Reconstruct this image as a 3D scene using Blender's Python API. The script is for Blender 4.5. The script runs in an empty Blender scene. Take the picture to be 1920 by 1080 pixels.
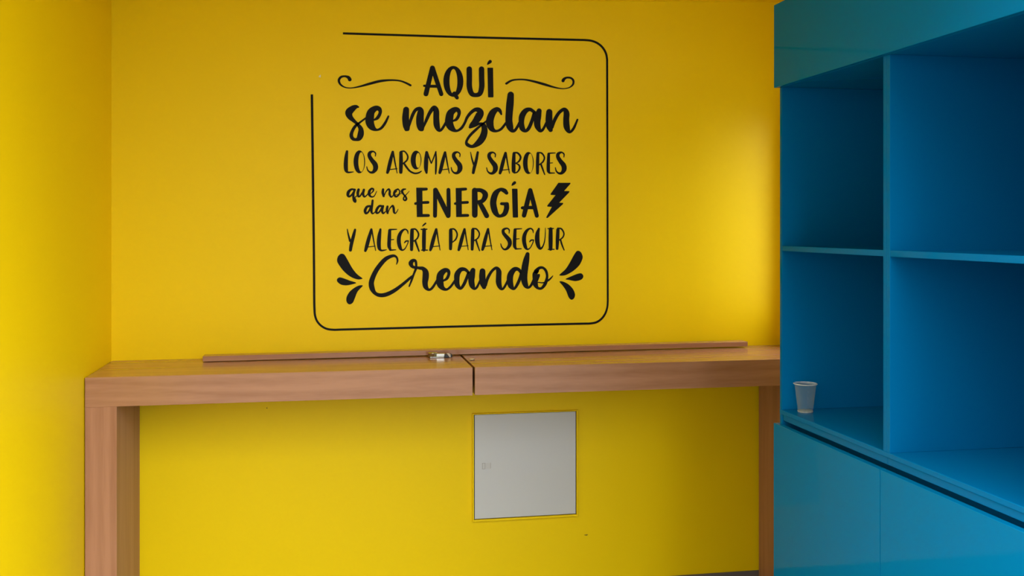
import bpy, bmesh, math, random
from mathutils import Vector

random.seed(4)
scene = bpy.context.scene
COL = scene.collection

# ------------------------------------------------------------------ camera
EYE = 1.6                       # metres above the floor
FPX = 1869.0                    # focal length in pixels of the 1920 px wide frame
HORIZON = 425.0                 # image row of the horizon (level camera, shifted frame)
YAW = math.atan(348.0 / FPX)    # camera turned to the right of the back wall's normal
cam_data = bpy.data.cameras.new('camera')
cam = bpy.data.objects.new('camera', cam_data)
COL.objects.link(cam)
cam_data.sensor_width = 36.0
cam_data.lens = FPX * 36.0 / 1920.0
cam_data.shift_y = -(540.0 - HORIZON) / 1920.0
cam_data.clip_start = 0.02
cam.location = (0, 0, EYE)
cam.rotation_euler = (math.pi / 2, 0, -YAW)
scene.camera = cam

# ------------------------------------------------------------------ world, daylight, exposure
world = bpy.data.worlds.new('world')
scene.world = world
world.use_nodes = True
bg = world.node_tree.nodes['Background']
# soft overcast daylight (brighter overhead than at the horizon): the room's unseen open side is made up to let it in
SKY = 11.9
wn = world.node_tree
w_tc = wn.nodes.new('ShaderNodeTexCoord')
w_sep = wn.nodes.new('ShaderNodeSeparateXYZ')
wn.links.new(w_tc.outputs['Generated'], w_sep.inputs['Vector'])
w_mr = wn.nodes.new('ShaderNodeMapRange')
w_mr.inputs['From Min'].default_value = 0.0
w_mr.inputs['From Max'].default_value = 1.0
w_mr.inputs['To Min'].default_value = SKY / 3
w_mr.inputs['To Max'].default_value = SKY
wn.links.new(w_sep.outputs['Z'], w_mr.inputs['Value'])
wn.links.new(w_mr.outputs['Result'], bg.inputs['Strength'])
bg.inputs['Color'].default_value = (0.97, 0.985, 1.0, 1)

vs = scene.view_settings
vs.view_transform = 'Standard'
vs.look = 'None'
vs.gamma = 1.0
vs.use_curve_mapping = False
vs.exposure = 0.0

# ------------------------------------------------------------------ key dimensions (metres)
WALL_Y = 4.142                  # back wall
LEFT_X = -0.831                 # left wall
RIGHT_X = 1.99                  # right wall
LEFT_END = 1.7                   # where side wall and ceiling are cut, out of view, to let daylight in
RIGHT_END = 1.7
CEIL_END = 1.45
SKY_BLOCK_H = 2.2
FRONT_Y = 3.690                 # front of the wooden counter
TOP_Z, UNDER_Z = 1.073, 0.969   # counter top / underside
CAB_X = 1.401                   # front of the blue carcasses
DOOR_X = 1.383                  # front of doors and fascia
END_Y, MID_Y, NEAR_Y = 2.926, 2.319, 1.712


def wall_point(px, py, plane_y=WALL_Y):
    """Real position on a plane parallel to the back wall that is seen at a pixel."""
    r = (px - 960.0) / FPX
    dx = r * math.cos(YAW) + math.sin(YAW)
    dy = math.cos(YAW) - r * math.sin(YAW)
    dz = -(py - HORIZON) / FPX
    k = plane_y / dy
    return dx * k, EYE + dz * k


# ------------------------------------------------------------------ materials
def new_mat(name):
    m = bpy.data.materials.new(name)
    m.use_nodes = True
    nt = m.node_tree
    return m, nt, nt.nodes['Principled BSDF']


def lk(nt, a, b):
    nt.links.new(a, b)


def paint(name, color, rough, spec=0.5, bump=0.06, scale=180.0, mottle=0.03):
    m, nt, p = new_mat(name)
    tc = nt.nodes.new('ShaderNodeTexCoord')
    n = nt.nodes.new('ShaderNodeTexNoise')
    n.inputs['Scale'].default_value = scale
    n.inputs['Detail'].default_value = 4
    lk(nt, tc.outputs['Object'], n.inputs['Vector'])
    b = nt.nodes.new('ShaderNodeBump')
    b.inputs['Strength'].default_value = bump
    b.inputs['Distance'].default_value = 0.002
    lk(nt, n.outputs['Fac'], b.inputs['Height'])
    lk(nt, b.outputs['Normal'], p.inputs['Normal'])
    n2 = nt.nodes.new('ShaderNodeTexNoise')
    n2.inputs['Scale'].default_value = 2.2
    lk(nt, tc.outputs['Object'], n2.inputs['Vector'])
    mx = nt.nodes.new('ShaderNodeMix')
    mx.data_type = 'RGBA'
    c2 = tuple(min(1, c * (1 - mottle)) for c in color)
    mx.inputs['A'].default_value = (*color, 1)
    mx.inputs['B'].default_value = (*c2, 1)
    lk(nt, n2.outputs['Fac'], mx.inputs['Factor'])
    lk(nt, mx.outputs['Result'], p.inputs['Base Color'])
    p.inputs['Roughness'].default_value = rough
    p.inputs['Specular IOR Level'].default_value = spec
    return m


def plain(name, color, rough, metal=0.0, spec=0.5):
    m, nt, p = new_mat(name)
    n = nt.nodes.new('ShaderNodeTexNoise')
    n.inputs['Scale'].default_value = 60
    mr = nt.nodes.new('ShaderNodeMapRange')
    mr.inputs['To Min'].default_value = max(0.02, rough - 0.04)
    mr.inputs['To Max'].default_value = rough + 0.04
    lk(nt, n.outputs['Fac'], mr.inputs['Value'])
    lk(nt, mr.outputs['Result'], p.inputs['Roughness'])
    p.inputs['Base Color'].default_value = (*color, 1)
    p.inputs['Metallic'].default_value = metal
    p.inputs['Specular IOR Level'].default_value = spec
    return m


def wood(name, vertical=False):
    m, nt, p = new_mat(name)
    tc = nt.nodes.new('ShaderNodeTexCoord')
    mp = nt.nodes.new('ShaderNodeMapping')
    if vertical:
        mp.inputs['Scale'].default_value = (9, 9, 0.55)
    else:
        mp.inputs['Scale'].default_value = (0.9, 9, 9)
        mp.inputs['Rotation'].default_value = (0, math.radians(-3), 0)
    lk(nt, tc.outputs['Object'], mp.inputs['Vector'])
    big = nt.nodes.new('ShaderNodeTexNoise')
    big.inputs['Scale'].default_value = 1.6
    big.inputs['Detail'].default_value = 5
    big.inputs['Distortion'].default_value = 1.2
    lk(nt, mp.outputs['Vector'], big.inputs['Vector'])
    fine = nt.nodes.new('ShaderNodeTexNoise')
    fine.inputs['Scale'].default_value = 14
    fine.inputs['Detail'].default_value = 6
    lk(nt, mp.outputs['Vector'], fine.inputs['Vector'])
    wv = nt.nodes.new('ShaderNodeTexWave')
    wv.bands_direction = 'X' if vertical else 'Z'
    wv.inputs['Scale'].default_value = 0.8
    wv.inputs['Distortion'].default_value = 7
    wv.inputs['Detail'].default_value = 3
    wv.inputs['Detail Scale'].default_value = 0.8
    lk(nt, mp.outputs['Vector'], wv.inputs['Vector'])
    a1 = nt.nodes.new('ShaderNodeMath'); a1.operation = 'MULTIPLY_ADD'
    lk(nt, fine.outputs['Fac'], a1.inputs[0]); a1.inputs[1].default_value = 0.4
    lk(nt, big.outputs['Fac'], a1.inputs[2])
    a2 = nt.nodes.new('ShaderNodeMath'); a2.operation = 'MULTIPLY_ADD'
    lk(nt, wv.outputs['Fac'], a2.inputs[0]); a2.inputs[1].default_value = 0.22
    lk(nt, a1.outputs['Value'], a2.inputs[2])
    cr = nt.nodes.new('ShaderNodeValToRGB')
    cr.color_ramp.elements[0].position = 0.45
    cr.color_ramp.elements[0].color = (0.335, 0.157, 0.084, 1)
    cr.color_ramp.elements[1].position = 1.1
    cr.color_ramp.elements[1].color = (0.455, 0.235, 0.138, 1)
    lk(nt, a2.outputs['Value'], cr.inputs['Fac'])
    lk(nt, cr.outputs['Color'], p.inputs['Base Color'])
    p.inputs['Roughness'].default_value = 0.42 if vertical else 0.2
    p.inputs['Specular IOR Level'].default_value = 0.12 if vertical else 0.5
    return m


M_YELLOW = paint('yellow_wall_paint', (0.95, 0.69, 0.0005), 0.45, 0.2)
M_GREY = paint('grey_skirting', (0.14, 0.13, 0.145), 0.5, bump=0.02)
M_FLOOR = paint('pale_floor', (0.14, 0.14, 0.137), 0.4, bump=0.02, scale=40)
M_WOOD_H = wood('beech_laminate')
M_WOOD_V = wood('beech_laminate_upright', True)
M_BLUE = paint('glossy_blue_laminate', (0.0003, 0.135, 0.30), 0.05, 0.035, bump=0.006, scale=9, mottle=0.02)
M_CARCASS = paint('blue_carcass_laminate', (0.0003, 0.115, 0.285), 0.05, 0.035, bump=0.006, scale=9, mottle=0.02)
M_BLACK = plain('black_vinyl', (0.004, 0.0045, 0.006), 0.5, spec=0.12)
M_WHITE = paint('white_enamel', (0.62, 0.65, 0.68), 0.35, bump=0.02)
M_LATCH = plain('white_plastic', (0.58, 0.60, 0.61), 0.4)
M_STEEL = plain('zinc_steel', (0.62, 0.66, 0.64), 0.28, metal=1.0)
M_DARK = plain('black_plastic_gap_shade', (0.012, 0.011, 0.010), 0.4)
M_PALE = plain('pale_scrap', (0.62, 0.59, 0.54), 0.7)
M_CHIP = plain('bare_plaster', (0.85, 0.82, 0.68), 0.8)
M_SCUFF = plain('dark_scuff', (0.22, 0.14, 0.01), 0.8)


def cup_mat(name, lo, hi, col):
    m = bpy.data.materials.new(name)
    m.use_nodes = True
    nt = m.node_tree
    p = nt.nodes['Principled BSDF']
    p.inputs['Base Color'].default_value = (*col, 1)
    p.inputs['Roughness'].default_value = 0.05
    p.inputs['Specular IOR Level'].default_value = 0.7
    t = nt.nodes.new('ShaderNodeBsdfTransparent')
    mx = nt.nodes.new('ShaderNodeMixShader')
    lw = nt.nodes.new('ShaderNodeLayerWeight')
    lw.inputs['Blend'].default_value = 0.25
    mr = nt.nodes.new('ShaderNodeMapRange')
    mr.inputs['To Min'].default_value = lo
    mr.inputs['To Max'].default_value = hi
    lk(nt, lw.outputs['Facing'], mr.inputs['Value'])
    lk(nt, mr.outputs['Result'], mx.inputs['Fac'])
    lk(nt, t.outputs['BSDF'], mx.inputs[1])
    lk(nt, p.outputs['BSDF'], mx.inputs[2])
    lk(nt, mx.outputs['Shader'], nt.nodes['Material Output'].inputs['Surface'])
    return m


M_CUP = cup_mat('clear_cup_plastic', 0.035, 0.30, (0.40, 0.50, 0.47))
M_RIM = cup_mat('cup_rim_plastic', 0.30, 0.6, (0.72, 0.78, 0.76))


# ------------------------------------------------------------------ builders
def link(name, me, mat, parent=None):
    o = bpy.data.objects.new(name, me)
    if mat:
        me.materials.append(mat)
    COL.objects.link(o)
    if parent:
        o.parent = parent
    return o


def bm_obj(name, bm, mat, parent=None, smooth=False):
    me = bpy.data.meshes.new(name)
    bmesh.ops.recalc_face_normals(bm, faces=bm.faces)
    bm.to_mesh(me)
    bm.free()
    if smooth:
        for f in me.polygons:
            f.use_smooth = True
    return link(name, me, mat, parent)


def add_box(bm, x0, x1, y0, y1, z0, z1, bevel=0.0):
    r = bmesh.ops.create_cube(bm, size=1.0)
    vv = r['verts']
    for v in vv:
        v.co = Vector(((x0 + x1) / 2 + v.co.x * (x1 - x0), (y0 + y1) / 2 + v.co.y * (y1 - y0),
                       (z0 + z1) / 2 + v.co.z * (z1 - z0)))
    if bevel > 0:
        ed = {e for v in vv for e in v.link_edges}
        bmesh.ops.bevel(bm, geom=list(ed), offset=bevel, segments=2, affect='EDGES', profile=0.5)


def box(name, x0, x1, y0, y1, z0, z1, mat, parent=None, bevel=0.0):
    bm = bmesh.new()
    add_box(bm, x0, x1, y0, y1, z0, z1, bevel)
    return bm_obj(name, bm, mat, parent)


def tag(o, label, cat, group=None):
    o['label'] = label
    o['category'] = cat
    if group:
        o['group'] = group
    return o


def struct(o, label=None, cat=None):
    o['kind'] = 'structure'
    if label:
        o['label'] = label
    if cat:
        o['category'] = cat
    return o


def empty(name, label, cat, group=None):
    o = bpy.data.objects.new(name, None)
    o.empty_display_size = 0.1
    COL.objects.link(o)
    return tag(o, label, cat, group)


# ------------------------------------------------------------------ the room
struct(box('floor', -9, 10, -14, WALL_Y + 0.1, -0.1, 0.0, M_FLOOR),
       'pale grey floor of the shop', 'floor')
wall_back = struct(box('wall_back', LEFT_X - 0.1, RIGHT_X + 0.1, WALL_Y, WALL_Y + 0.1, 0, 2.75, M_YELLOW),
                   'bright yellow back wall with black lettering', 'wall')
M_SKY_BLOCK = paint('sky_block_grey', (0.22, 0.21, 0.2), 0.8, 0.2)  # for an unseen wall added behind the camera to hold back low sky light
bm = bmesh.new()
for q in (((-9, -5.3), (0.2, -5.3), (0.2, -5.0), (-9, -5.0), 7.0), ((0.2, -5.3), (10, -5.3), (10, -5.0), (0.2, -5.0), SKY_BLOCK_H)):
    lo = [bm.verts.new((x, y, 0)) for x, y in q[:4]]
    hi = [bm.verts.new((x, y, q[4])) for x, y in q[:4]]
    bm.faces.new(lo); bm.faces.new(hi)
    for i in range(4):
        bm.faces.new((lo[i], lo[(i + 1) % 4], hi[(i + 1) % 4], hi[i]))
struct(bm_obj('wall_sky_block', bm, M_SKY_BLOCK), 'plain grey wall added out of view behind the camera to block low sky light', 'wall')
struct(box('wall_left', LEFT_X - 0.1, LEFT_X, LEFT_END, WALL_Y, 0, 2.75, M_YELLOW),
       'yellow side wall at the left end of the counter', 'wall')
# right wall, with an unseen window added to brighten the back wall's right end
WIN_Y0, WIN_Y1, WIN_Z0, WIN_Z1 = 3.66, 4.02, 1.25, 2.15
bm = bmesh.new()
add_box(bm, RIGHT_X, RIGHT_X + 0.1, RIGHT_END, WIN_Y0, 0, 2.75)
add_box(bm, RIGHT_X, RIGHT_X + 0.1, WIN_Y1, WALL_Y, 0, 2.75)
add_box(bm, RIGHT_X, RIGHT_X + 0.1, WIN_Y0, WIN_Y1, 0, WIN_Z0)
add_box(bm, RIGHT_X, RIGHT_X + 0.1, WIN_Y0, WIN_Y1, WIN_Z1, 2.75)
struct(bm_obj('wall_right', bm, M_YELLOW), 'yellow side wall behind the blue cabinets', 'wall')
bm = bmesh.new()
for y0, y1, z0, z1 in ((WIN_Y0, WIN_Y0 + 0.04, WIN_Z0, WIN_Z1), (WIN_Y1 - 0.04, WIN_Y1, WIN_Z0, WIN_Z1),
                       (WIN_Y0 + 0.04, WIN_Y1 - 0.04, WIN_Z0, WIN_Z0 + 0.04), (WIN_Y0 + 0.04, WIN_Y1 - 0.04, WIN_Z1 - 0.04, WIN_Z1)):
    add_box(bm, RIGHT_X + 0.04, RIGHT_X + 0.08, y0, y1, z0, z1, 0.002)
struct(bm_obj('added_window_1', bm, M_WHITE), 'unseen white framed window added in the right wall to brighten the back wall', 'window')
# ceiling: rises slightly to the right, as its edge along the back wall does
bm = bmesh.new()
cz = lambda x: 2.534 + (x - 0.19) * 0.036
vv = []
for z_add in (0.0, 0.1):
    for x, y in ((LEFT_X, CEIL_END), (RIGHT_X, CEIL_END), (RIGHT_X, WALL_Y), (LEFT_X, WALL_Y)):
        vv.append(bm.verts.new((x, y, cz(x) + z_add)))
for q in ((3, 2, 1, 0), (4, 5, 6, 7), (0, 1, 5, 4), (1, 2, 6, 5), (2, 3, 7, 6), (3, 0, 4, 7)):
    bm.faces.new([vv[i] for i in q])
struct(bm_obj('ceiling', bm, M_YELLOW), 'yellow ceiling edge above the back wall', 'ceiling')
struct(box('baseboard_back', LEFT_X, RIGHT_X, WALL_Y - 0.012, WALL_Y, 0, 0.08, M_GREY, None, 0.002),
       'dark grey skirting board at the foot of the yellow wall', 'baseboard')


def disc_mark(name, px, py, rx, ry, mat, parent, rot=0.0):
    cx, cz_ = wall_point(px, py)
    bm = bmesh.new()
    n = 12
    fr, bk = [], []
    for i in range(n):
        a = 2 * math.pi * i / n
        w = 1 + 0.25 * math.sin(3 * a + px)
        dx, dz = rx * w * math.cos(a), ry * w * math.sin(a)
        x = cx + dx * math.cos(rot) - dz * math.sin(rot)
        z = cz_ + dx * math.sin(rot) + dz * math.cos(rot)
        fr.append(bm.verts.new((x, WALL_Y - 0.0008, z)))
        bk.append(bm.verts.new((x, WALL_Y + 0.0005, z)))
    bm.faces.new(fr)
    for i in range(n):
        bm.faces.new((fr[i], fr[(i + 1) % n], bk[(i + 1) % n], bk[i]))
    return bm_obj(name, bm, mat, parent)


disc_mark('paint_chip', 599.8, 143, 0.0038, 0.0055, M_CHIP, wall_back, -0.4)
disc_mark('scuff_mark', 1099, 1003, 0.008, 0.0024, M_SCUFF, wall_back)
disc_mark('scuff_mark', 500.5, 765, 0.0022, 0.0026, M_SCUFF, wall_back)
disc_mark('scuff_mark', 1189, 730, 0.006, 0.0028, M_SCUFF, wall_back, 0.5)

# ------------------------------------------------------------------ wooden bar counter: two units that meet at a gap
GAP_X = wall_point(888.3, 700, FRONT_Y)[0]
LEG_W = 0.105
c1 = empty('bar_counter', 'left beech wood bar counter unit standing against the left yellow wall', 'counter',
           'beech bar counter units along the back wall')
box('counter_top', LEFT_X + 0.003, GAP_X - 0.0042, FRONT_Y, WALL_Y - 0.001, UNDER_Z, TOP_Z, M_WOOD_H, c1, 0.0012)
box('leg', LEFT_X + 0.003, LEFT_X + 0.003 + LEG_W, FRONT_Y + 0.0004, WALL_Y - 0.013, 0.0, UNDER_Z, M_WOOD_V, c1, 0.0012)
c2 = empty('bar_counter', 'right beech wood bar counter unit running behind the blue cabinets', 'counter',
           'beech bar counter units along the back wall')
box('counter_top', GAP_X + 0.0042, RIGHT_X - 0.003, FRONT_Y, WALL_Y - 0.001, UNDER_Z + 0.001, TOP_Z + 0.0012, M_WOOD_H, c2, 0.0012)
box('leg', 1.877, RIGHT_X - 0.003, FRONT_Y + 0.0004, WALL_Y - 0.013, 0.0, UNDER_Z + 0.001, M_WOOD_V, c2, 0.0012)


# ------------------------------------------------------------------ loose battens lying on the counter
def batten(name, p0, p1, w, h, lift0, lift1, label):
    """board from p0 to p1 (x, front y), lying on the counter with small gaps under its ends"""
    bm = bmesh.new()
    v = []
    for (x, y), l in ((p0, lift0), (p1, lift1)):
        z0 = TOP_Z + 0.0014 + l
        for dy, dz in ((0, 0), (w, 0), (w, h), (0, h)):
            v.append(bm.verts.new((x, y + dy, z0 + dz)))
    for q in ((0, 1, 2, 3), (7, 6, 5, 4), (0, 4, 5, 1), (1, 5, 6, 2), (2, 6, 7, 3), (3, 7, 4, 0)):
        bm.faces.new([v[i] for i in q])
    bmesh.ops.bevel(bm, geom=list(bm.edges), offset=0.0008, segments=1, affect='EDGES')
    return tag(bm_obj(name, bm, M_WOOD_H), label, 'batten')


by0, by1 = WALL_Y - 0.115, WALL_Y - 0.075
bx0 = wall_point(380, 676, by0)[0]
bx3 = wall_point(1402, 650, by1)[0]
batten('wooden_batten', (bx0, by0), (bx3, by1), 0.06, 0.0205, 0.0012, 0.0062,
       'long thin wooden batten lying loose along the back of the counter')

# ------------------------------------------------------------------ metal hinge fitting between the battens
HY = by0 - 0.0435
hx, hz = wall_point(812, 670, HY)
hinge = empty('metal_hinge', 'small grey metal hinge fitting lying on the counter against the wooden batten', 'hinge')
HZ = TOP_Z + 0.0015
bm = bmesh.new()
hx1 = wall_point(833, 670, HY)[0]
add_box(bm, hx - 0.012, hx1, HY + 0.004, HY + 0.040, HZ, HZ + 0.003, 0.0008)
bm_obj('plate', bm, M_STEEL, hinge)


def lathe(name, prof, cx, cy, cz0, mat, parent, seg=28, axis='Z', smooth=True):
    bm = bmesh.new()
    rings = []
    for r, h in prof:
        ring = []
        for i in range(seg):
            a = 2 * math.pi * i / seg
            if axis == 'Z':
                ring.append(bm.verts.new((cx + r * math.cos(a), cy + r * math.sin(a), cz0 + h)))
            else:
                ring.append(bm.verts.new((cx + r * math.cos(a), cy + h, cz0 + r * math.sin(a))))
        rings.append(ring)
    for a, b in zip(rings, rings[1:]):
        for i in range(seg):
            bm.faces.new((a[i], a[(i + 1) % seg], b[(i + 1) % seg], b[i]))
    if prof[0][0] > 1e-6:
        bm.faces.new(rings[0])
    if prof[-1][0] > 1e-6:
        bm.faces.new(rings[-1])
    bmesh.ops.remove_doubles(bm, verts=bm.verts, dist=1e-6)
    return bm_obj(name, bm, mat, parent, smooth)


cup_o = lathe('cup', [(0.0165, 0.0), (0.0165, 0.012), (0.0185, 0.0135), (0.0185, 0.0155), (0.0150, 0.0155), (0.0140, 0.0105), (0.0, 0.0100)],
              hx, HY + 0.020, HZ + 0.003, M_STEEL, hinge)
lathe('screw', [(0.0042, 0.0), (0.0042, 0.004), (0.003, 0.0055), (0.0, 0.006)], hx, HY + 0.020, HZ + 0.013, M_STEEL, cup_o, 16)
bm = bmesh.new()
add_box(bm, hx + 0.014, hx1 + 0.004, HY + 0.010, HY + 0.030, HZ + 0.003, HZ + 0.0145, 0.002)
bm_obj('arm', bm, M_STEEL, hinge)


def wedge(name, pts, y0, y1, mat, parent):
    bm = bmesh.new()
    a = [bm.verts.new((x, y0, z)) for x, z in pts]
    b = [bm.verts.new((x, y1, z)) for x, z in pts]
    bm.faces.new(a)
    bm.faces.new(b)
    n = len(pts)
    for i in range(n):
        bm.faces.new((a[i], a[(i + 1) % n], b[(i + 1) % n], b[i]))
    return bm_obj(name, bm, mat, parent)


w0 = hx1 + 0.002
wedge('mount_block', [(w0, HZ), (w0 + 0.021, HZ), (w0 + 0.008, HZ + 0.015), (w0, HZ + 0.012)], HY + 0.002, HY + 0.03, M_DARK, hinge)
wedge('bracket_flap', [(w0 + 0.008, HZ + 0.017), (w0 + 0.016, HZ + 0.017), (w0 + 0.024, HZ + 0.011), (w0 + 0.024, HZ), (w0 + 0.0205, HZ)],
      HY + 0.001, HY + 0.004, M_PALE, hinge)
box('end_block', w0 + 0.0245, w0 + 0.031, HY + 0.004, HY + 0.03, HZ, HZ + 0.012, M_DARK, hinge, 0.001)

# crumb of pale debris on the counter seam
sx, _ = wall_point(884, 674, FRONT_Y + 0.16)
bm = bmesh.new()
bmesh.ops.create_icosphere(bm, subdivisions=2, radius=0.0075)
for v in bm.verts:
    k = 1 + random.uniform(-0.35, 0.35)
    v.co = Vector((sx + 0.008 + v.co.x * 1.3 * k, FRONT_Y + 0.20 + v.co.y * 2.2 * k, TOP_Z + 0.0042 + v.co.z * 0.5 * k))
tag(bm_obj('plaster_crumb', bm, M_PALE), 'small pale plaster crumb lying on the counter seam', 'debris')

# ------------------------------------------------------------------ white electrical panel in the wall
pl, pt_ = wall_point(889.5, 777)
pr, pb = wall_point(1078.5, 964)
_, pt2 = wall_point(1077, 771.5)
_, pb2 = wall_point(892, 970)
ptop, pbot = (pt_ + pt2) / 2, (pb + pb2) / 2
panel = empty('electrical_panel', 'white square electrical panel door set in the yellow wall under the counter', 'panel')
bm = bmesh.new()
fy0, fy1 = WALL_Y - 0.012, WALL_Y + 0.001
gp, rw = 0.0035, 0.0065                # shadow gap round the door, width of the painted rim
xo0, xo1, zo0, zo1 = pl - gp - rw, pr + gp + rw, pbot - gp - rw - 0.002, ptop + 0.002 + rw * 0.6
add_box(bm, xo0, pl - gp, fy0, fy1, zo0, zo1, 0.0012)
add_box(bm, pr + gp, xo1, fy0, fy1, zo0, zo1, 0.0012)
add_box(bm, pl - gp, pr + gp, fy0, fy1, ptop + 0.002, zo1, 0.0012)
add_box(bm, pl - gp, pr + gp, fy0, fy1, zo0, pbot - gp, 0.0012)
bm_obj('frame', bm, M_YELLOW, panel)
box('recess_shade', pl - gp, pr + gp, WALL_Y - 0.0012, WALL_Y + 0.0005, pbot - gp, ptop + 0.002, M_DARK, panel)  # black sheet painting the shade inside the gap round the door
door = box('door', pl, pr, WALL_Y - 0.0085, WALL_Y - 0.0011, pbot, ptop, M_WHITE, panel, 0.0012)
lx0, lz0 = wall_point(904, 879.5, WALL_Y - 0.0085)
lx1, lz1 = wall_point(920, 867.5, WALL_Y - 0.0085)
latch = box('latch', lx0, lx1, WALL_Y - 0.0097, WALL_Y - 0.0084, lz0, lz1, M_LATCH, door, 0.0005)
M_SLOT = plain('latch_slot_grey', (0.16, 0.16, 0.155), 0.6)
lw_ = 0.0009
bm = bmesh.new()
yo, yi = WALL_Y - 0.0101, WALL_Y - 0.0095
ow = 0.0125
o_pts = [(lx0, lz0), (lx0 + ow, lz0), (lx0 + ow, lz1), (lx0, lz1)]
i_pts = [(lx0 + lw_, lz0 + lw_), (lx0 + ow - lw_, lz0 + lw_), (lx0 + ow - lw_, lz1 - lw_), (lx0 + lw_, lz1 - lw_)]
of, ob, if_, ib = ([bm.verts.new((x, y, z)) for x, z in p] for p, y in ((o_pts, yo), (o_pts, yi), (i_pts, yo), (i_pts, yi)))
for i in range(4):
    j = (i + 1) % 4
    bm.faces.new((of[i], of[j], if_[j], if_[i]))
    bm.faces.new((ob[i], ob[j], ib[j], ib[i]))
    bm.faces.new((of[i], of[j], ob[j], ob[i]))
    bm.faces.new((if_[i], if_[j], ib[j], ib[i]))
bm_obj('latch_button', bm, M_SLOT, door)
box('latch_slot', lx1 - lw_, lx1, yo, yi, lz0 + 0.002, lz1, M_SLOT, door)

# ------------------------------------------------------------------ blue cabinets
BACK_X = RIGHT_X - 0.006
BOARD_T, BOARD_B = 1.027, 1.013      # worktop
SHELF_T, SHELF_B = 1.540, 1.524
OPEN_T = 2.036                       # top of the open compartments
FASC_T = 2.296
DOOR_T = 0.983
PT = 0.0155                          # panel thickness


def open_unit(y_far, y_near, label):
    u = empty('open_shelf_unit', label, 'shelf unit', 'open blue shelf units above the worktop')
    box('side_panel', CAB_X, BACK_X - 0.01, y_far - PT, y_far - 0.0004, BOARD_T, OPEN_T, M_CARCASS, u, 0.0009)
    box('side_panel', CAB_X, BACK_X - 0.01, y_near + 0.0004, y_near + PT, BOARD_T, OPEN_T, M_CARCASS, u, 0.0009)
    box('back_panel', BACK_X - 0.01, BACK_X, y_near + 0.0004, y_far - 0.0004, BOARD_T, OPEN_T, M_CARCASS, u)
    box('shelf', CAB_X + 0.001, BACK_X - 0.0101, y_near + PT, y_far - PT, SHELF_B, SHELF_T, M_CARCASS, u, 0.0009)
    box('top_box', CAB_X + 0.0005, BACK_X, y_near + 0.0004, y_far - 0.0004, OPEN_T, FASC_T - 0.004, M_CARCASS, u, 0.0009)
    return u


open_unit(END_Y, MID_Y, 'open glossy blue shelf unit holding the plastic cup, at the far end')
open_unit(MID_Y, NEAR_Y, 'open glossy blue shelf unit nearest the camera, its compartments empty')
tag(box('fascia_panel', DOOR_X, CAB_X, NEAR_Y, END_Y + 0.004, OPEN_T, FASC_T, M_BLUE, None, 0.0009),
    'long glossy blue fascia panel above the open shelves', 'fascia')
tag(box('worktop', CAB_X - 0.001, BACK_X, NEAR_Y, END_Y - 0.0004, BOARD_B, BOARD_T, M_CARCASS, None, 0.0015),
    'continuous dark blue worktop board under the open shelves', 'worktop')


def base_unit(y_far, y_near, label):
    u = empty('base_cabinet', label, 'cabinet', 'blue base cabinets under the worktop')
    box('body', CAB_X + 0.001, BACK_X, y_near + 0.0005, y_far - 0.0005, 0.10, 0.945, M_BLUE, u, 0.0009)
    box('handle_channel', CAB_X + 0.06, BACK_X, y_near + 0.0005, y_far - (PT + 0.0005 if y_far == END_Y else 0.0005), 0.945, BOARD_B - 0.0002, M_CARCASS, u)
    if y_far == END_Y:
        box('side_panel', CAB_X, BACK_X, y_far - PT, y_far - 0.0004, 0.9452, BOARD_B - 0.0002, M_CARCASS, u, 0.0009)
    box('rail', CAB_X + 0.003, CAB_X + 0.02, y_near + 0.0005, y_far - (PT + 0.0005 if y_far == END_Y else 0.0005), 0.9945, BOARD_B - 0.0002, M_CARCASS, u, 0.0006)
    box('plinth', CAB_X + 0.05, BACK_X, y_near + 0.0005, y_far - 0.0005, 0.0, 0.10, M_GREY, u)
    box('door', DOOR_X, CAB_X + 0.0005, y_near + 0.0016, y_far + (0.006 if y_far == END_Y else -0.0016), 0.105, DOOR_T, M_BLUE, u, 0.0009)
    return u


base_unit(END_Y, MID_Y, 'glossy blue base cabinet at the far end, beside the wooden counter leg')
base_unit(MID_Y, NEAR_Y, 'glossy blue base cabinet with plain door nearest the camera')

# ------------------------------------------------------------------ plastic cup
cupx, cupy = 1.458, 2.868
cup = empty('plastic_cup', 'empty clear disposable plastic cup standing on the blue worktop', 'cup')
Rb, Rr, Hc, tw = 0.0232, 0.0325, 0.0885, 0.0006
prof = [(0.0, 0.004), (Rb - 0.004, 0.0035), (Rb - 0.0018, 0.0), (Rb, 0.0), (Rb + 0.0006, 0.006), (Rb + 0.0002, 0.0085)]
for k in range(1, 9):
    f = k / 8
    prof.append((Rb + 0.0004 + (Rr - Rb) * f, 0.0085 + (Hc - 0.012) * f))
prof += [(Rr + 0.0012, Hc - 0.002)]
inner = [(max(0.0, r - tw), h + (0.0008 if h < 0.01 else 0)) for r, h in reversed(prof)]
lathe('cup_body', prof + inner, cupx, cupy, BOARD_T + 0.0002, M_CUP, cup, 40)
lathe('rim', [(Rr + 0.0006, Hc - 0.0030), (Rr + 0.0034, Hc - 0.0034), (Rr + 0.0046, Hc - 0.0020), (Rr + 0.0036, Hc - 0.0002),
              (Rr + 0.0010, Hc), (Rr + 0.0003, Hc - 0.0010), (Rr + 0.0006, Hc - 0.0030)], cupx, cupy, BOARD_T + 0.0002, M_RIM, cup, 40)
lathe('base_ring', [(Rb - 0.0030, 0.0010), (Rb - 0.0012, -0.0001), (Rb + 0.0004, -0.0001), (Rb + 0.0010, 0.0022), (Rb + 0.0002, 0.0040), (Rb - 0.0030, 0.0010)],
      cupx, cupy, BOARD_T + 0.0002, M_RIM, cup, 40)

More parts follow.
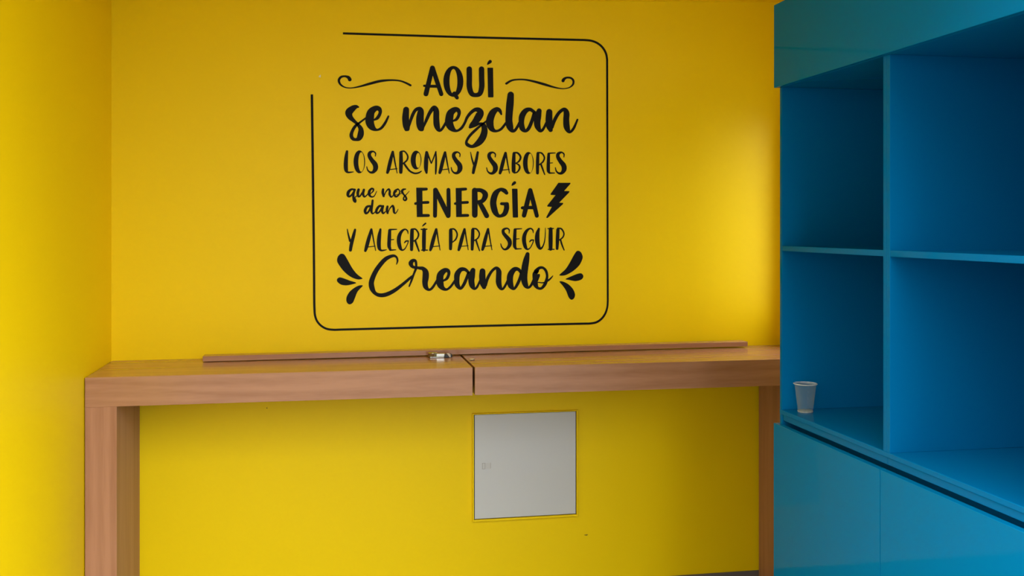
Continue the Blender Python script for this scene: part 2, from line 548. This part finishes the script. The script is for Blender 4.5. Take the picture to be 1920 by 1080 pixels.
# ------------------------------------------------------------------ black vinyl lettering on the back wall
decal = empty('wall_decal', 'black vinyl wall lettering in Spanish inside a rounded line frame', 'wall decal')
DEPTH = 0.0009


def smooth_pts(p, closed=False, n=8):
    if len(p) < 3:
        out = []
        m = 10
        for i in range(m + 1):
            t = i / m
            out.append(tuple(a + (b - a) * t for a, b in zip(p[0], p[-1])))
        return out
    out = []
    N = len(p)
    rng = range(N) if closed else range(N - 1)
    for i in rng:
        if closed:
            p0, p1, p2, p3 = p[(i - 1) % N], p[i], p[(i + 1) % N], p[(i + 2) % N]
        else:
            p1, p2 = p[i], p[i + 1]
            p0 = p[i - 1] if i else tuple(2 * a - b for a, b in zip(p1, p2))
            p3 = p[i + 2] if i + 2 < N else tuple(2 * b - a for a, b in zip(p1, p2))
        for k in range(n):
            t = k / n
            out.append(tuple(0.5 * (2 * b + (c - a) * t + (2 * a - 5 * b + 4 * c - d) * t * t + (3 * b - a - 3 * c + d) * t ** 3)
                             for a, b, c, d in zip(p0, p1, p2, p3)))
    if not closed:
        out.append(p[-1])
    return out


class Ink:
    """collects brush strokes and filled outlines given in a tracing frame (origin, scale) and lays them on the wall"""
    layer = 0

    def __init__(self, ox, oy, sc):
        self.o = (ox, oy, sc)
        self.bm = bmesh.new()

    def at(self, x, y):
        ox, oy, sc = self.o
        return wall_point(ox + x / sc, oy + y / sc)

    def poly(self, pts, smooth=True, holes=None):
        Ink.layer = (Ink.layer + 1) % 40
        y0 = WALL_Y - DEPTH - Ink.layer * 0.000004
        P = smooth_pts([tuple(map(float, q)) for q in pts], True, 6) if smooth else pts
        fr = []
        for x, y in P:
            a, b = self.at(x, y)
            fr.append(self.bm.verts.new((a, y0, b)))
        bk = [self.bm.verts.new((v.co.x, WALL_Y + 0.0002, v.co.z)) for v in fr]
        ed = [self.bm.edges.new((fr[i], fr[(i + 1) % len(fr)])) for i in range(len(fr))]
        bmesh.ops.triangle_fill(self.bm, edges=ed, use_beauty=True)
        for i in range(len(fr)):
            j = (i + 1) % len(fr)
            self.bm.faces.new((fr[i], fr[j], bk[j], bk[i]))
        return self

    def stroke(self, *pts, cap=True, n=8):
        Ink.layer = (Ink.layer + 1) % 40
        y0 = WALL_Y - DEPTH - Ink.layer * 0.000004
        P = smooth_pts([tuple(map(float, q)) for q in pts], False, n)
        L, R = [], []
        M = len(P)
        for i in range(M):
            a, b = P[max(0, i - 1)], P[min(M - 1, i + 1)]
            dx, dy = b[0] - a[0], b[1] - a[1]
            l = math.hypot(dx, dy) or 1.0
            nx, ny = -dy / l, dx / l
            w = max(3.0, P[i][2]) / 2
            L.append((P[i][0] + nx * w, P[i][1] + ny * w))
            R.append((P[i][0] - nx * w, P[i][1] - ny * w))
        V = lambda q, y=y0: (lambda ab: self.bm.verts.new((ab[0], y, ab[1])))(self.at(*q))
        vl, vr = [V(q) for q in L], [V(q) for q in R]
        for i in range(M - 1):
            self.bm.faces.new((vl[i], vl[i + 1], vr[i + 1], vr[i]))
        caps = [[], []]
        if cap:
            for e, (i, s) in enumerate(((0, 1), (M - 1, -1))):
                c = P[i]
                a0 = math.atan2(L[i][1] - c[1], L[i][0] - c[0])
                w = max(3.0, c[2]) / 2
                ring = [vl[i]]
                for k in range(1, 8):
                    a = a0 + s * math.pi * k / 8
                    ring.append(V((c[0] + w * math.cos(a), c[1] + w * math.sin(a))))
                ring.append(vr[i])
                self.bm.faces.new(ring)
                caps[e] = ring
        loop = vl + (caps[1][1:-1] if cap else []) + vr[::-1] + (caps[0][1:-1][::-1] if cap else [])
        bk = [self.bm.verts.new((v.co.x, WALL_Y + 0.0002, v.co.z)) for v in loop]
        for i in range(len(loop)):
            j = (i + 1) % len(loop)
            self.bm.faces.new((loop[i], loop[j], bk[j], bk[i]))
        return self

    def ring(self, c, r, ic, ir, tilt=0.0):
        Ink.layer = (Ink.layer + 1) % 40
        y0 = WALL_Y - DEPTH - Ink.layer * 0.000004
        n = 36
        o, i_ = [], []
        for k in range(n):
            a = 2 * math.pi * k / n
            for lst, cc, rr in ((o, c, r), (i_, ic, ir)):
                dx, dy = rr[0] * math.cos(a), rr[1] * math.sin(a)
                x, z = self.at(cc[0] + dx - dy * tilt, cc[1] + dy)
                lst.append(self.bm.verts.new((x, y0, z)))
        for k in range(n):
            j = (k + 1) % n
            self.bm.faces.new((o[k], o[j], i_[j], i_[k]))
        for lst in (o, i_):
            bk = [self.bm.verts.new((v.co.x, WALL_Y + 0.0002, v.co.z)) for v in lst]
            for k in range(n):
                j = (k + 1) % n
                self.bm.faces.new((lst[k], lst[j], bk[j], bk[k]))
        return self

    def done(self, name, parent=None, label=None):
        o = bm_obj(name, self.bm, M_BLACK, parent or decal)
        if label:
            o['label'] = label
        return o


# tracing frames
FA, FB, FC, FD = (560, 40, 6), (860, 40, 6), (620, 180, 8), (850, 150, 7.385)
FE, FF, FG, FH = (630, 270, 8), (850, 270, 8), (630, 335, 8), (850, 335, 8)
FI, FJ, FK, FL = (640, 415, 8.709), (850, 415, 8.709), (620, 465, 8), (860, 465, 8)
PX = (0, 0, 1)

# rounded line frame, open at its upper left corner
fr = Ink(*PX)
W = 4.0
fr.stroke((643, 62.6, W), (720, 65, W), (877, 69.8, W), (1000, 72.8, W), (1080, 74.7, W), (1098, 75.2, W), (1110, 76.8, W), (1120.5, 81.2, W),
          (1129.5, 88.8, W), (1135.6, 99, W), (1138, 110, 3.9), (1138.3, 126, 3.8), (1138.7, 250, 3.6), (1139.1, 400, 3.6), (1139.5, 548, 3.6),
          (1139.5, 565, 3.6), (1138.4, 577, 3.6), (1134.5, 588.5, 3.8), (1127.5, 598, 4), (1118, 604.2, 4), (1106, 606.5, W), (1090, 606.9, W),
          (1000, 608.8, W), (887, 611.4, W), (750, 615, W), (645, 617.8, W), (627, 618.3, W), (613, 616.6, W), (602.5, 611, W),
          (594.5, 602, W), (590.6, 591, 4.2), (589.6, 578, 4.4), (589.2, 560, 4.4), (588.6, 480, 4.4), (587, 350, 4.6), (585.6, 240, 4.6), (584.8, 177, 4.6), cap=False)
fr.done('border_line', None, 'thin black line frame with rounded corners')

# flourishes beside the first word
Ink(*FA).stroke((575, 655, 42), (560, 632, 36), (520, 618, 22), (475, 628, 26), (452, 665, 28), (470, 710, 22), (520, 742, 14), (590, 750, 12),
                (680, 735, 18), (800, 702, 28), (920, 672, 28), (1040, 662, 20), (1140, 670, 18), (1210, 695, 22), (1258, 720, 24)).done('flourish')
Ink(*FB).stroke((536, 700, 26), (590, 668, 22), (650, 656, 18), (740, 656, 18), (840, 675, 24), (960, 708, 28), (1060, 738, 20), (1140, 755, 13),
                (1200, 756, 11), (1250, 742, 14), (1285, 710, 22), (1290, 668, 24), (1262, 638, 22), (1215, 634, 22), (1185, 650, 32),
                (1174, 668, 36)).done('flourish')

# AQUI
Ink(*FA).stroke((1503, 524, 52), (1432, 816, 56)).stroke((1506, 524, 52), (1604, 818, 48)).stroke((1412, 725, 26), (1470, 730, 32), (1560, 731, 34)).done('letter')
Ink(*FA).ring((1740, 676), (113, 174), (1741, 676), (44, 140)).stroke((1752, 815, 52), (1782, 860, 40)).done('letter')
Ink(*FB).stroke((119, 538, 62), (120, 640, 62), (121, 740, 62), (145, 812, 56), (190, 830, 46), (238, 812, 56), (259, 740, 62), (258, 640, 62), (257, 538, 62)).done('letter')
li = Ink(*FB).poly([(326, 522), (384, 522), (387, 528), (392, 848), (386, 856), (336, 856), (330, 850), (323, 530)], smooth=False).done('letter')
Ink(*FB).stroke((326, 483, 14), (338, 468, 30), (354, 453, 38)).done('accent_mark', li)

# se
Ink(*FC).stroke((416, 166, 24), (385, 162, 56), (335, 185, 88), (275, 245, 112), (290, 312, 84), (345, 370, 54), (402, 422, 46), (450, 490, 70), (451, 570, 94),
                (425, 632, 80), (380, 654, 44), (332, 640, 52), (309, 590, 56), (328, 520, 48), (372, 450, 44), (430, 404, 32), (535, 325, 26)
      ).stroke((655, 358, 28), (705, 325, 50), (743, 250, 50), (728, 195, 66), (675, 185, 80), (610, 235, 110), (588, 310, 126), (588, 400, 126),
               (625, 470, 96), (690, 508, 36), (760, 480, 40), (820, 400, 40), (866, 305, 28)).done('script_word')
# mezclan
D2 = lambda x, y, w: (((850 + x / 7.385) - 620) * 8, ((150 + y / 7.385) - 180) * 8, w * 8 / 7.385)
Ink(*FC).stroke((1132, 206, 90), (1124, 330, 104), (1134, 440, 104), (1140, 485, 84)).poly([(1080, 400), (1182, 400), (1186, 490), (1172, 520), (1150, 526), (1110, 515)]
      ).stroke((1174, 470, 24), (1212, 330, 48), (1265, 220, 50), (1322, 192, 60), (1350, 225, 92), (1340, 330, 114), (1342, 430, 112), (1358, 490, 80)
      ).poly([(1290, 420), (1396, 420), (1402, 490), (1385, 525), (1350, 526), (1312, 505)]
      ).stroke((1392, 470, 26), (1432, 370, 46), (1490, 245, 55), (1548, 178, 68), (1582, 222, 86), (1584, 330, 90), (1590, 430, 92), (1612, 495, 70), (1642, 518, 40),
               (1680, 480, 40), (1738, 380, 36)
      ).stroke((1838, 374, 28), (1890, 345, 46), (1926, 270, 50), (1912, 215, 66), (1862, 205, 80), (1800, 255, 108), (1780, 330, 120), (1778, 410, 122),
               (1815, 480, 96), D2(40, 704, 36), D2(110, 668, 38), D2(160, 590, 36), D2(190, 520, 40), D2(240, 455, 46), D2(300, 412, 52), D2(350, 418, 76),
               D2(370, 460, 104), D2(340, 525, 104), D2(295, 585, 84), D2(250, 632, 66), D2(232, 652, 40)
      ).stroke(D2(232, 655, 36), D2(300, 625, 50), D2(365, 606, 36), D2(415, 628, 66), D2(432, 700, 86), D2(408, 790, 96), D2(350, 868, 86), D2(265, 920, 46),
               D2(196, 896, 50), D2(182, 850, 36), D2(230, 770, 38), D2(310, 690, 38), D2(390, 622, 30), D2(470, 560, 24)
      ).stroke(D2(664, 474, 26), D2(642, 424, 50), D2(600, 408, 66), D2(545, 455, 94), D2(510, 540, 104), D2(506, 610, 104), D2(535, 678, 74), D2(590, 707, 36),
               D2(660, 680, 36), D2(730, 595, 34)
      ).stroke(D2(794, 206, 90), D2(784, 330, 104), D2(774, 450, 100), D2(769, 560, 98), D2(782, 642, 96), D2(812, 698, 60), D2(850, 698, 42), D2(888, 645, 38),
               D2(925, 570, 34)
      ).stroke(D2(1120, 445, 44), D2(1062, 408, 50), D2(1000, 428, 72), D2(952, 500, 84), D2(942, 590, 76), D2(955, 668, 76), D2(1000, 704, 46), D2(1045, 665, 50),
               D2(1090, 560, 48), D2(1115, 470, 44)
      ).stroke(D2(1188, 428, 70), D2(1168, 500, 100), D2(1160, 580, 92), D2(1168, 645, 82), D2(1202, 704, 46), D2(1242, 682, 38), D2(1290, 590, 34)
      ).stroke(D2(1328, 444, 86), D2(1324, 550, 96), D2(1332, 640, 94), D2(1346, 690, 62)
      ).stroke(D2(1372, 660, 30), D2(1400, 560, 48), D2(1462, 455, 46), D2(1532, 408, 52), D2(1566, 455, 80), D2(1563, 550, 84), D2(1568, 640, 86), D2(1590, 700, 62),
               D2(1622, 718, 36), D2(1668, 665, 36), D2(1718, 550, 26)).done('script_word')

# LOS AROMAS Y SABORES
SHAPE_S = ((590, 182, 14), (592, 138, 20), (555, 112, 24), (508, 132, 48), (500, 178, 56), (535, 240, 64), (586, 308, 76), (592, 370, 72), (558, 420, 46),
           (512, 424, 30), (475, 390, 20), (462, 342, 14))


def letter_s(frame, dx, dy, k=1.0):
    Ink(*frame).stroke(*[(x + dx, y + dy, w) for x, y, w in SHAPE_S]).done('letter')


def letter_a(frame, apex, foot_l, foot_r, bar, wl=54, top=38):
    (ax, ay), (lx, ly), (rx, ry) = apex, foot_l, foot_r
    Ink(*frame).stroke((ax, ay + 12, top), (ax + (lx - ax) * 0.45, ay + (ly - ay) * 0.45, wl), (ax + (lx - ax) * 0.8, ay + (ly - ay) * 0.8, wl - 2),
                       (lx, ly - 12, 42)
               ).stroke((ax + 6, ay + 8, 26), (ax + (rx - ax) * 0.5, ay + (ry - ay) * 0.5, 22), (rx, ry, 13)
               ).stroke((bar[0], bar[1], 15), (bar[2], bar[3], 14)).done('letter')


Ink(*FE).stroke((165, 112, 38), (153, 200, 56), (147, 310, 64), (153, 392, 56), (178, 424, 30), (225, 423, 20), (262, 417, 11)).done('letter')
Ink(*FE).ring((350, 268), (87, 172), (379, 270), (44, 146)).done('letter')
letter_s(FE, 0, 0)
letter_a(FE, (850, 108), (772, 440), (917, 436), (805, 384, 915, 371))
Ink(*FE).stroke((975, 128, 50), (975, 280, 58), (972, 422, 52)).stroke((975, 112, 22), (1030, 113, 22), (1075, 180, 26), (1062, 245, 26), (1000, 298, 20)
      ).stroke((1020, 292, 30), (1060, 350, 30), (1110, 408, 28), (1180, 440, 26), (1240, 432, 24), (1280, 408, 16)).done('letter')
Ink(*FE).ring((1201, 241), (81, 141), (1232, 246), (37, 112)).done('letter')
Ink(*FE).stroke((1358, 125, 40), (1352, 250, 64), (1350, 370, 58), (1358, 432, 32)).stroke((1366, 122, 28), (1400, 215, 24), (1430, 292, 16)
      ).stroke((1430, 292, 16), (1465, 205, 20), (1498, 115, 20)).stroke((1498, 115, 18), (1502, 250, 30), (1498, 400, 28), (1495, 452, 16)).done('letter')
letter_a(FE, (1635, 116), (1556, 442), (1699, 438), (1588, 386, 1692, 376))
letter_s(FE, 1266, 10)
Ink(*FF).stroke((366, 126, 36), (342, 250, 46), (315, 350, 50), (298, 432, 42)).stroke((258, 122, 11), (278, 220, 22), (306, 310, 28)).done('letter')
letter_s(FF, 37, 14)
letter_a(FF, (782, 124), (700, 448), (842, 440), (735, 392, 838, 380))
Ink(*FF).stroke((910, 145, 46), (904, 270, 58), (904, 395, 58), (916, 428, 34)).stroke((905, 130, 22), (965, 136, 28), (1008, 195, 30), (985, 258, 26), (930, 292, 16)
      ).stroke((940, 290, 16), (985, 318, 26), (994, 365, 28), (960, 420, 22), (918, 434, 20)).done('letter')
Ink(*FF).ring((1125, 285), (81, 166), (1153, 287), (40, 143)).done('letter')
Ink(*FF).stroke((1268, 142, 44), (1263, 280, 50), (1262, 435, 44)).stroke((1265, 128, 20), (1325, 138, 24), (1365, 200, 24), (1345, 265, 24), (1285, 314, 18)
      ).stroke((1315, 308, 28), (1345, 390, 24), (1370, 458, 16)).done('letter')
Ink(*FF).stroke((1430, 150, 40), (1425, 280, 50), (1425, 395, 50), (1438, 428, 34)).stroke((1425, 141, 22), (1480, 136, 18), (1528, 134, 14)
      ).stroke((1440, 288, 15), (1488, 283, 12)).stroke((1440, 436, 24), (1518, 436, 15)).done('letter')
letter_s(FF, 1068, 14)

# que nos dan
Ink(*FG).stroke((285, 168, 28), (235, 160, 30), (190, 195, 46), (178, 245, 44), (200, 268, 30), (240, 238, 28), (275, 180, 26)
      ).stroke((280, 165, 34), (262, 230, 36), (262, 290, 36), (272, 332, 36), (292, 350, 24), (298, 322, 20), (285, 285, 16), (312, 258, 15)
      ).stroke((338, 165, 40), (326, 215, 42), (334, 262, 34), (360, 262, 24), (390, 215, 24)).stroke((418, 168, 36), (405, 225, 40), (424, 270, 28), (455, 255, 18), (490, 210, 16)
      ).stroke((520, 225, 14), (555, 190, 22), (560, 158, 28), (530, 152, 30), (500, 190, 42), (500, 240, 42), (530, 272, 24), (572, 262, 16), (610, 190, 11)).done('script_word')
Ink(*FG).stroke((706, 162, 36), (702, 210, 42), (715, 262, 34)).stroke((722, 258, 14), (750, 195, 18), (790, 156, 26), (806, 190, 34), (804, 235, 36), (830, 276, 22), (870, 235, 14)
      ).stroke((930, 155, 20), (885, 185, 34), (872, 235, 36), (900, 270, 28), (942, 240, 24), (956, 190, 20), (932, 156, 18)).stroke((880, 210, 26), (906, 192, 18)
      ).stroke((895, 240, 9), (955, 232, 9), (992, 215, 11)).stroke((1044, 156, 18), (1008, 164, 32), (990, 192, 38), (1012, 232, 26), (1045, 272, 28), (1056, 305, 30),
      (1035, 326, 26), (1012, 308, 22), (1022, 272, 18), (1060, 232, 13), (1098, 188, 9)).done('script_word')
Ink(*FG).stroke((510, 410, 30), (462, 425, 38), (436, 480, 44), (450, 520, 34), (488, 495, 28), (520, 425, 26)
      ).stroke((549, 328, 32), (541, 400, 36), (530, 480, 40), (545, 522, 26), (575, 510, 16), (605, 470, 14)
      ).stroke((700, 415, 30), (650, 412, 34), (610, 465, 40), (608, 512, 34), (645, 505, 24), (688, 435, 26)
      ).stroke((706, 412, 34), (690, 470, 40), (706, 520, 28), (742, 495, 15)
      ).stroke((772, 418, 34), (764, 470, 40), (774, 515, 34)).stroke((782, 505, 12), (812, 440, 18), (850, 406, 28), (864, 440, 36), (870, 500, 34), (890, 520, 20),
      (915, 492, 14), (931, 458, 10)).done('script_word')

# ENERGIA
Ink(*FG).poly([(1203, 135), (1295, 135), (1300, 576), (1212, 576)], smooth=False).stroke((1240, 159, 46), (1300, 159, 46), (1356, 156, 42)
      ).stroke((1192, 374, 40), (1250, 362, 40), (1380, 355, 42)).stroke((1250, 553, 46), (1386, 552, 44)).done('letter')
Ink(*FG).stroke((1486, 168, 60), (1487, 380, 62), (1485, 556, 60)).stroke((1494, 168, 64), (1580, 345, 76), (1682, 556, 70)).stroke((1686, 168, 58), (1690, 380, 62), (1690, 556, 58)).done('letter')
Ink(*FH).poly([(35, 140), (125, 140), (128, 576), (42, 576)], smooth=False).stroke((80, 163, 46), (130, 160, 46), (186, 156, 42)
      ).stroke((28, 374, 38), (90, 362, 40), (212, 355, 42)).stroke((90, 553, 46), (216, 551, 44)).done('letter')
Ink(*FH).stroke((320, 178, 84), (322, 360, 88), (322, 545, 84)).stroke((320, 170, 56), (420, 178, 62), (480, 240, 84), (440, 330, 66), (350, 354, 46)
      ).stroke((400, 370, 66), (450, 460, 74), (500, 556, 74)).done('letter')
Ink(*FH).stroke((798, 214, 54), (765, 180, 66), (702, 164, 52), (632, 228, 88), (598, 355, 96), (620, 478, 92), (660, 545, 64), (708, 560, 46), (768, 525, 72),
                (797, 450, 78), (797, 390, 76)).stroke((722, 376, 44), (770, 378, 48), (808, 378, 50)).done('letter')
li = Ink(*FH).poly([(884, 150), (956, 150), (962, 160), (971, 574), (964, 583), (898, 583), (891, 576), (879, 160)], smooth=False).done('letter')
Ink(*FH).stroke((880, 100, 16), (896, 82, 38), (920, 60, 44)).done('accent_mark', li)
Ink(*FH).stroke((1152, 174, 64), (1100, 390, 72), (1060, 552, 66)).stroke((1154, 174, 64), (1205, 370, 68), (1252, 556, 60)).stroke((1034, 438, 46), (1100, 434, 50), (1205, 434, 52)).done('letter')
Ink(*FH).poly([(1575, 62), (1754, 62), (1758, 70), (1752, 82), (1662, 184), (1738, 187), (1742, 196), (1734, 210), (1588, 360), (1644, 363), (1648, 372), (1640, 386),
               (1418, 586), (1402, 592), (1394, 584), (1396, 572), (1476, 424), (1412, 419), (1406, 412), (1412, 398), (1532, 247), (1462, 243), (1457, 234), (1462, 222)],
              smooth=False).done('lightning_bolt')

# Y ALEGRIA PARA SEGUIR
Ink(*FI).stroke((224, 138, 38), (198, 240, 54), (165, 370, 58), (148, 470, 50)).stroke((97, 128, 14), (115, 220, 28), (142, 320, 36)).done('letter')
letter_a(FI, (490, 122), (392, 492), (560, 476), (440, 418, 552, 405), 60, 40)
Ink(*FI).stroke((638, 132, 36), (620, 240, 62), (612, 350, 66), (620, 438, 56), (650, 474, 32), (700, 472, 22), (738, 464, 12)).done('letter')
Ink(*FI).stroke((790, 148, 50), (783, 280, 60), (780, 400, 60), (795, 450, 46)).stroke((785, 136, 26), (850, 133, 22), (904, 131, 15)).stroke((800, 301, 17), (855, 297, 14)
      ).stroke((795, 470, 28), (890, 465, 15)).done('letter')
SHAPE_G = ((1090, 204, 11), (1080, 156, 24), (1040, 130, 24), (985, 165, 46), (946, 240, 62), (938, 330, 66), (960, 430, 56), (995, 470, 28), (1040, 445, 18),
           (1080, 370, 16), (1094, 322, 18))
Ink(*FI).stroke(*SHAPE_G).stroke((1030, 350, 18), (1055, 325, 26), (1094, 318, 20)).done('letter')
Ink(*FI).stroke((1155, 145, 58), (1150, 300, 62), (1147, 462, 50)).stroke((1150, 126, 22), (1215, 132, 26), (1260, 205, 27), (1238, 280, 26), (1175, 328, 18)
      ).stroke((1208, 320, 34), (1240, 410, 30), (1268, 486, 24)).done('letter')
li = Ink(*FI).stroke((1303, 131, 20), (1350, 131, 22), (1397, 129, 20)).stroke((1352, 140, 62), (1349, 300, 64), (1348, 465, 58)).stroke((1310, 471, 18), (1405, 470, 20)).done('letter')
Ink(*FI).stroke((1326, 78, 14), (1346, 58, 24), (1375, 34, 26)).done('accent_mark', li)
letter_a(FI, (1550, 118), (1454, 480), (1612, 470), (1500, 412, 1608, 402), 60, 40)
Ink(*FI).stroke((1786, 145, 56), (1786, 300, 60), (1783, 448, 50)).stroke((1785, 124, 22), (1850, 132, 26), (1892, 208, 26), (1868, 292, 26), (1810, 346, 16)).done('letter')
letter_a(FJ, (182, 118), (88, 478), (244, 466), (132, 408, 242, 398), 58, 40)
Ink(*FJ).stroke((318, 142, 54), (313, 300, 58), (307, 456, 46)).stroke((315, 116, 22), (380, 128, 26), (425, 198, 24), (402, 272, 24), (340, 314, 18)
      ).stroke((370, 308, 30), (396, 390, 26), (428, 480, 18)).done('letter')
letter_a(FJ, (566, 116), (476, 474), (630, 466), (520, 408, 626, 398), 58, 38)
Ink(*FJ).stroke((910, 196, 12), (912, 140, 22), (872, 114, 26), (818, 140, 46), (818, 190, 54), (860, 245, 64), (912, 310, 72), (920, 380, 62), (880, 442, 44), (830, 458, 30),
                (790, 418, 22), (773, 365, 13)).done('letter')
Ink(*FJ).stroke((1008, 138, 50), (1001, 280, 56), (1000, 395, 56), (1014, 436, 42)).stroke((1005, 126, 24), (1060, 124, 20), (1116, 121, 14)).stroke((1025, 289, 17), (1076, 284, 13)
      ).stroke((1015, 450, 26), (1110, 447, 15)).done('letter')
Ink(*FJ).stroke(*[(x + 216, y - 14, w) for x, y, w in SHAPE_G]).stroke((1246, 334, 18), (1270, 309, 25), (1310, 303, 18)).done('letter')
Ink(*FJ).stroke((1396, 122, 34), (1374, 200, 66), (1369, 300, 76), (1386, 395, 64), (1420, 444, 42), (1460, 410, 24), (1490, 320, 18), (1502, 200, 14), (1503, 108, 9)).done('letter')
Ink(*FJ).stroke((1545, 118, 17), (1590, 118, 20), (1636, 117, 17)).stroke((1589, 128, 62), (1588, 290, 68), (1588, 450, 60)).stroke((1548, 459, 17), (1645, 458, 18)).done('letter')
Ink(*FJ).stroke((1708, 136, 54), (1701, 290, 58), (1694, 446, 44)).stroke((1705, 112, 22), (1765, 124, 26), (1806, 198, 24), (1784, 264, 24), (1725, 308, 18)
      ).stroke((1750, 304, 28), (1776, 390, 26), (1809, 470, 18)).done('letter')

# Creando
L2 = lambda x, y, w: (x + 1920, y, w)
Ink(*FK).stroke((988, 244, 14), (1003, 190, 28), (985, 135, 32), (930, 118, 44), (825, 165, 62), (725, 275, 68), (655, 390, 72), (612, 510, 78), (620, 600, 80), (665, 676, 54),
                (740, 708, 58), (840, 695, 62), (960, 635, 56), (1080, 545, 46), (1180, 460, 40), (1245, 405, 26)
      ).stroke((1284, 250, 36), (1272, 195, 40), (1235, 188, 52), (1202, 228, 70), (1225, 278, 48), (1280, 298, 40), (1275, 320, 36), (1247, 390, 32), (1215, 480, 32), (1178, 574, 22)
      ).stroke((1282, 225, 34), (1288, 285, 36), (1330, 300, 46), (1385, 310, 60), (1422, 360, 90), (1424, 440, 96), (1415, 520, 84), (1428, 585, 72), (1472, 626, 38), (1525, 596, 38), (1600, 480, 36)
      ).stroke((1690, 492, 28), (1745, 455, 44), (1773, 385, 46), (1758, 340, 58), (1708, 338, 74), (1650, 395, 100), (1637, 470, 108), (1645, 545, 104), (1680, 600, 68), (1738, 622, 36),
               (1800, 578, 36), (1870, 480, 34)
      ).stroke(L2(150, 370, 40), L2(95, 322, 50), L2(30, 325, 66), L2(-20, 390, 84), L2(-28, 470, 80), L2(-22, 550, 76), L2(25, 606, 44), L2(70, 560, 48), L2(112, 470, 48), L2(145, 380, 44)
      ).stroke(L2(215, 334, 72), L2(197, 410, 98), L2(190, 490, 92), L2(204, 565, 82), L2(238, 610, 42), L2(278, 580, 36), L2(325, 480, 32)
      ).stroke(L2(357, 348, 86), L2(354, 430, 96), L2(362, 525, 92), L2(380, 585, 66)
      ).stroke(L2(408, 565, 30), L2(432, 460, 46), L2(495, 350, 42), L2(562, 300, 46), L2(600, 348, 78), L2(600, 430, 82), L2(600, 520, 84), L2(622, 590, 62), L2(655, 616, 36), L2(692, 575, 36), L2(745, 470, 34)
      ).stroke(L2(940, 370, 46), L2(890, 318, 52), L2(830, 325, 72), L2(778, 400, 92), L2(768, 490, 94), L2(785, 570, 82), L2(832, 610, 40), L2(882, 540, 46), L2(920, 450, 46), L2(940, 370, 40)
      ).stroke(L2(1033, 92, 60), L2(1014, 180, 90), L2(994, 290, 102), L2(984, 400, 96), L2(985, 490, 94), L2(1010, 565, 74), L2(1050, 592, 38), L2(1092, 548, 38), L2(1140, 440, 36)
      ).stroke(L2(1185, 345, 40), L2(1148, 385, 76), L2(1146, 460, 76), L2(1150, 540, 78), L2(1185, 598, 42), L2(1245, 602, 40), L2(1300, 530, 50), L2(1326, 430, 38), L2(1310, 345, 40), L2(1262, 296, 38),
               L2(1205, 302, 44), L2(1160, 350, 66)
      ).stroke(L2(1160, 440, 70), L2(1202, 405, 36)).stroke(L2(1165, 480, 60), L2(1202, 420, 34)
      ).stroke(L2(1185, 514, 15), L2(1270, 520, 19), L2(1340, 488, 28), L2(1385, 450, 22), L2(1413, 417, 11)).done('script_word')

# splash marks beside the last word
Ink(*FK).poly([(165, 86), (205, 100), (250, 170), (330, 310), (400, 395), (474, 452), (462, 466), (400, 470), (300, 432), (200, 352), (122, 250), (96, 190), (108, 130), (138, 96)]).done('splash_mark')
Ink(*FK).poly([(93, 484), (105, 455), (140, 441), (200, 456), (290, 490), (382, 520), (340, 540), (240, 560), (160, 550), (110, 517)]).done('splash_mark')
Ink(*FK).poly([(482, 566), (440, 560), (370, 588), (290, 650), (245, 720), (234, 780), (250, 826), (287, 846), (332, 820), (360, 760), (400, 660), (440, 612)]).done('splash_mark')
Ink(*FL).poly([(1790, 42), (1832, 62), (1860, 130), (1842, 200), (1800, 270), (1720, 342), (1620, 400), (1550, 415), (1512, 402), (1600, 320), (1660, 230), (1720, 120), (1758, 60)]).done('splash_mark')
Ink(*FL).poly([(1604, 465), (1700, 420), (1780, 388), (1840, 381), (1870, 422), (1850, 465), (1800, 488), (1740, 496), (1660, 480)]).done('splash_mark')
Ink(*FL).poly([(1513, 506), (1560, 502), (1640, 540), (1710, 610), (1744, 690), (1732, 750), (1692, 776), (1650, 740), (1610, 640), (1560, 565)]).done('splash_mark')
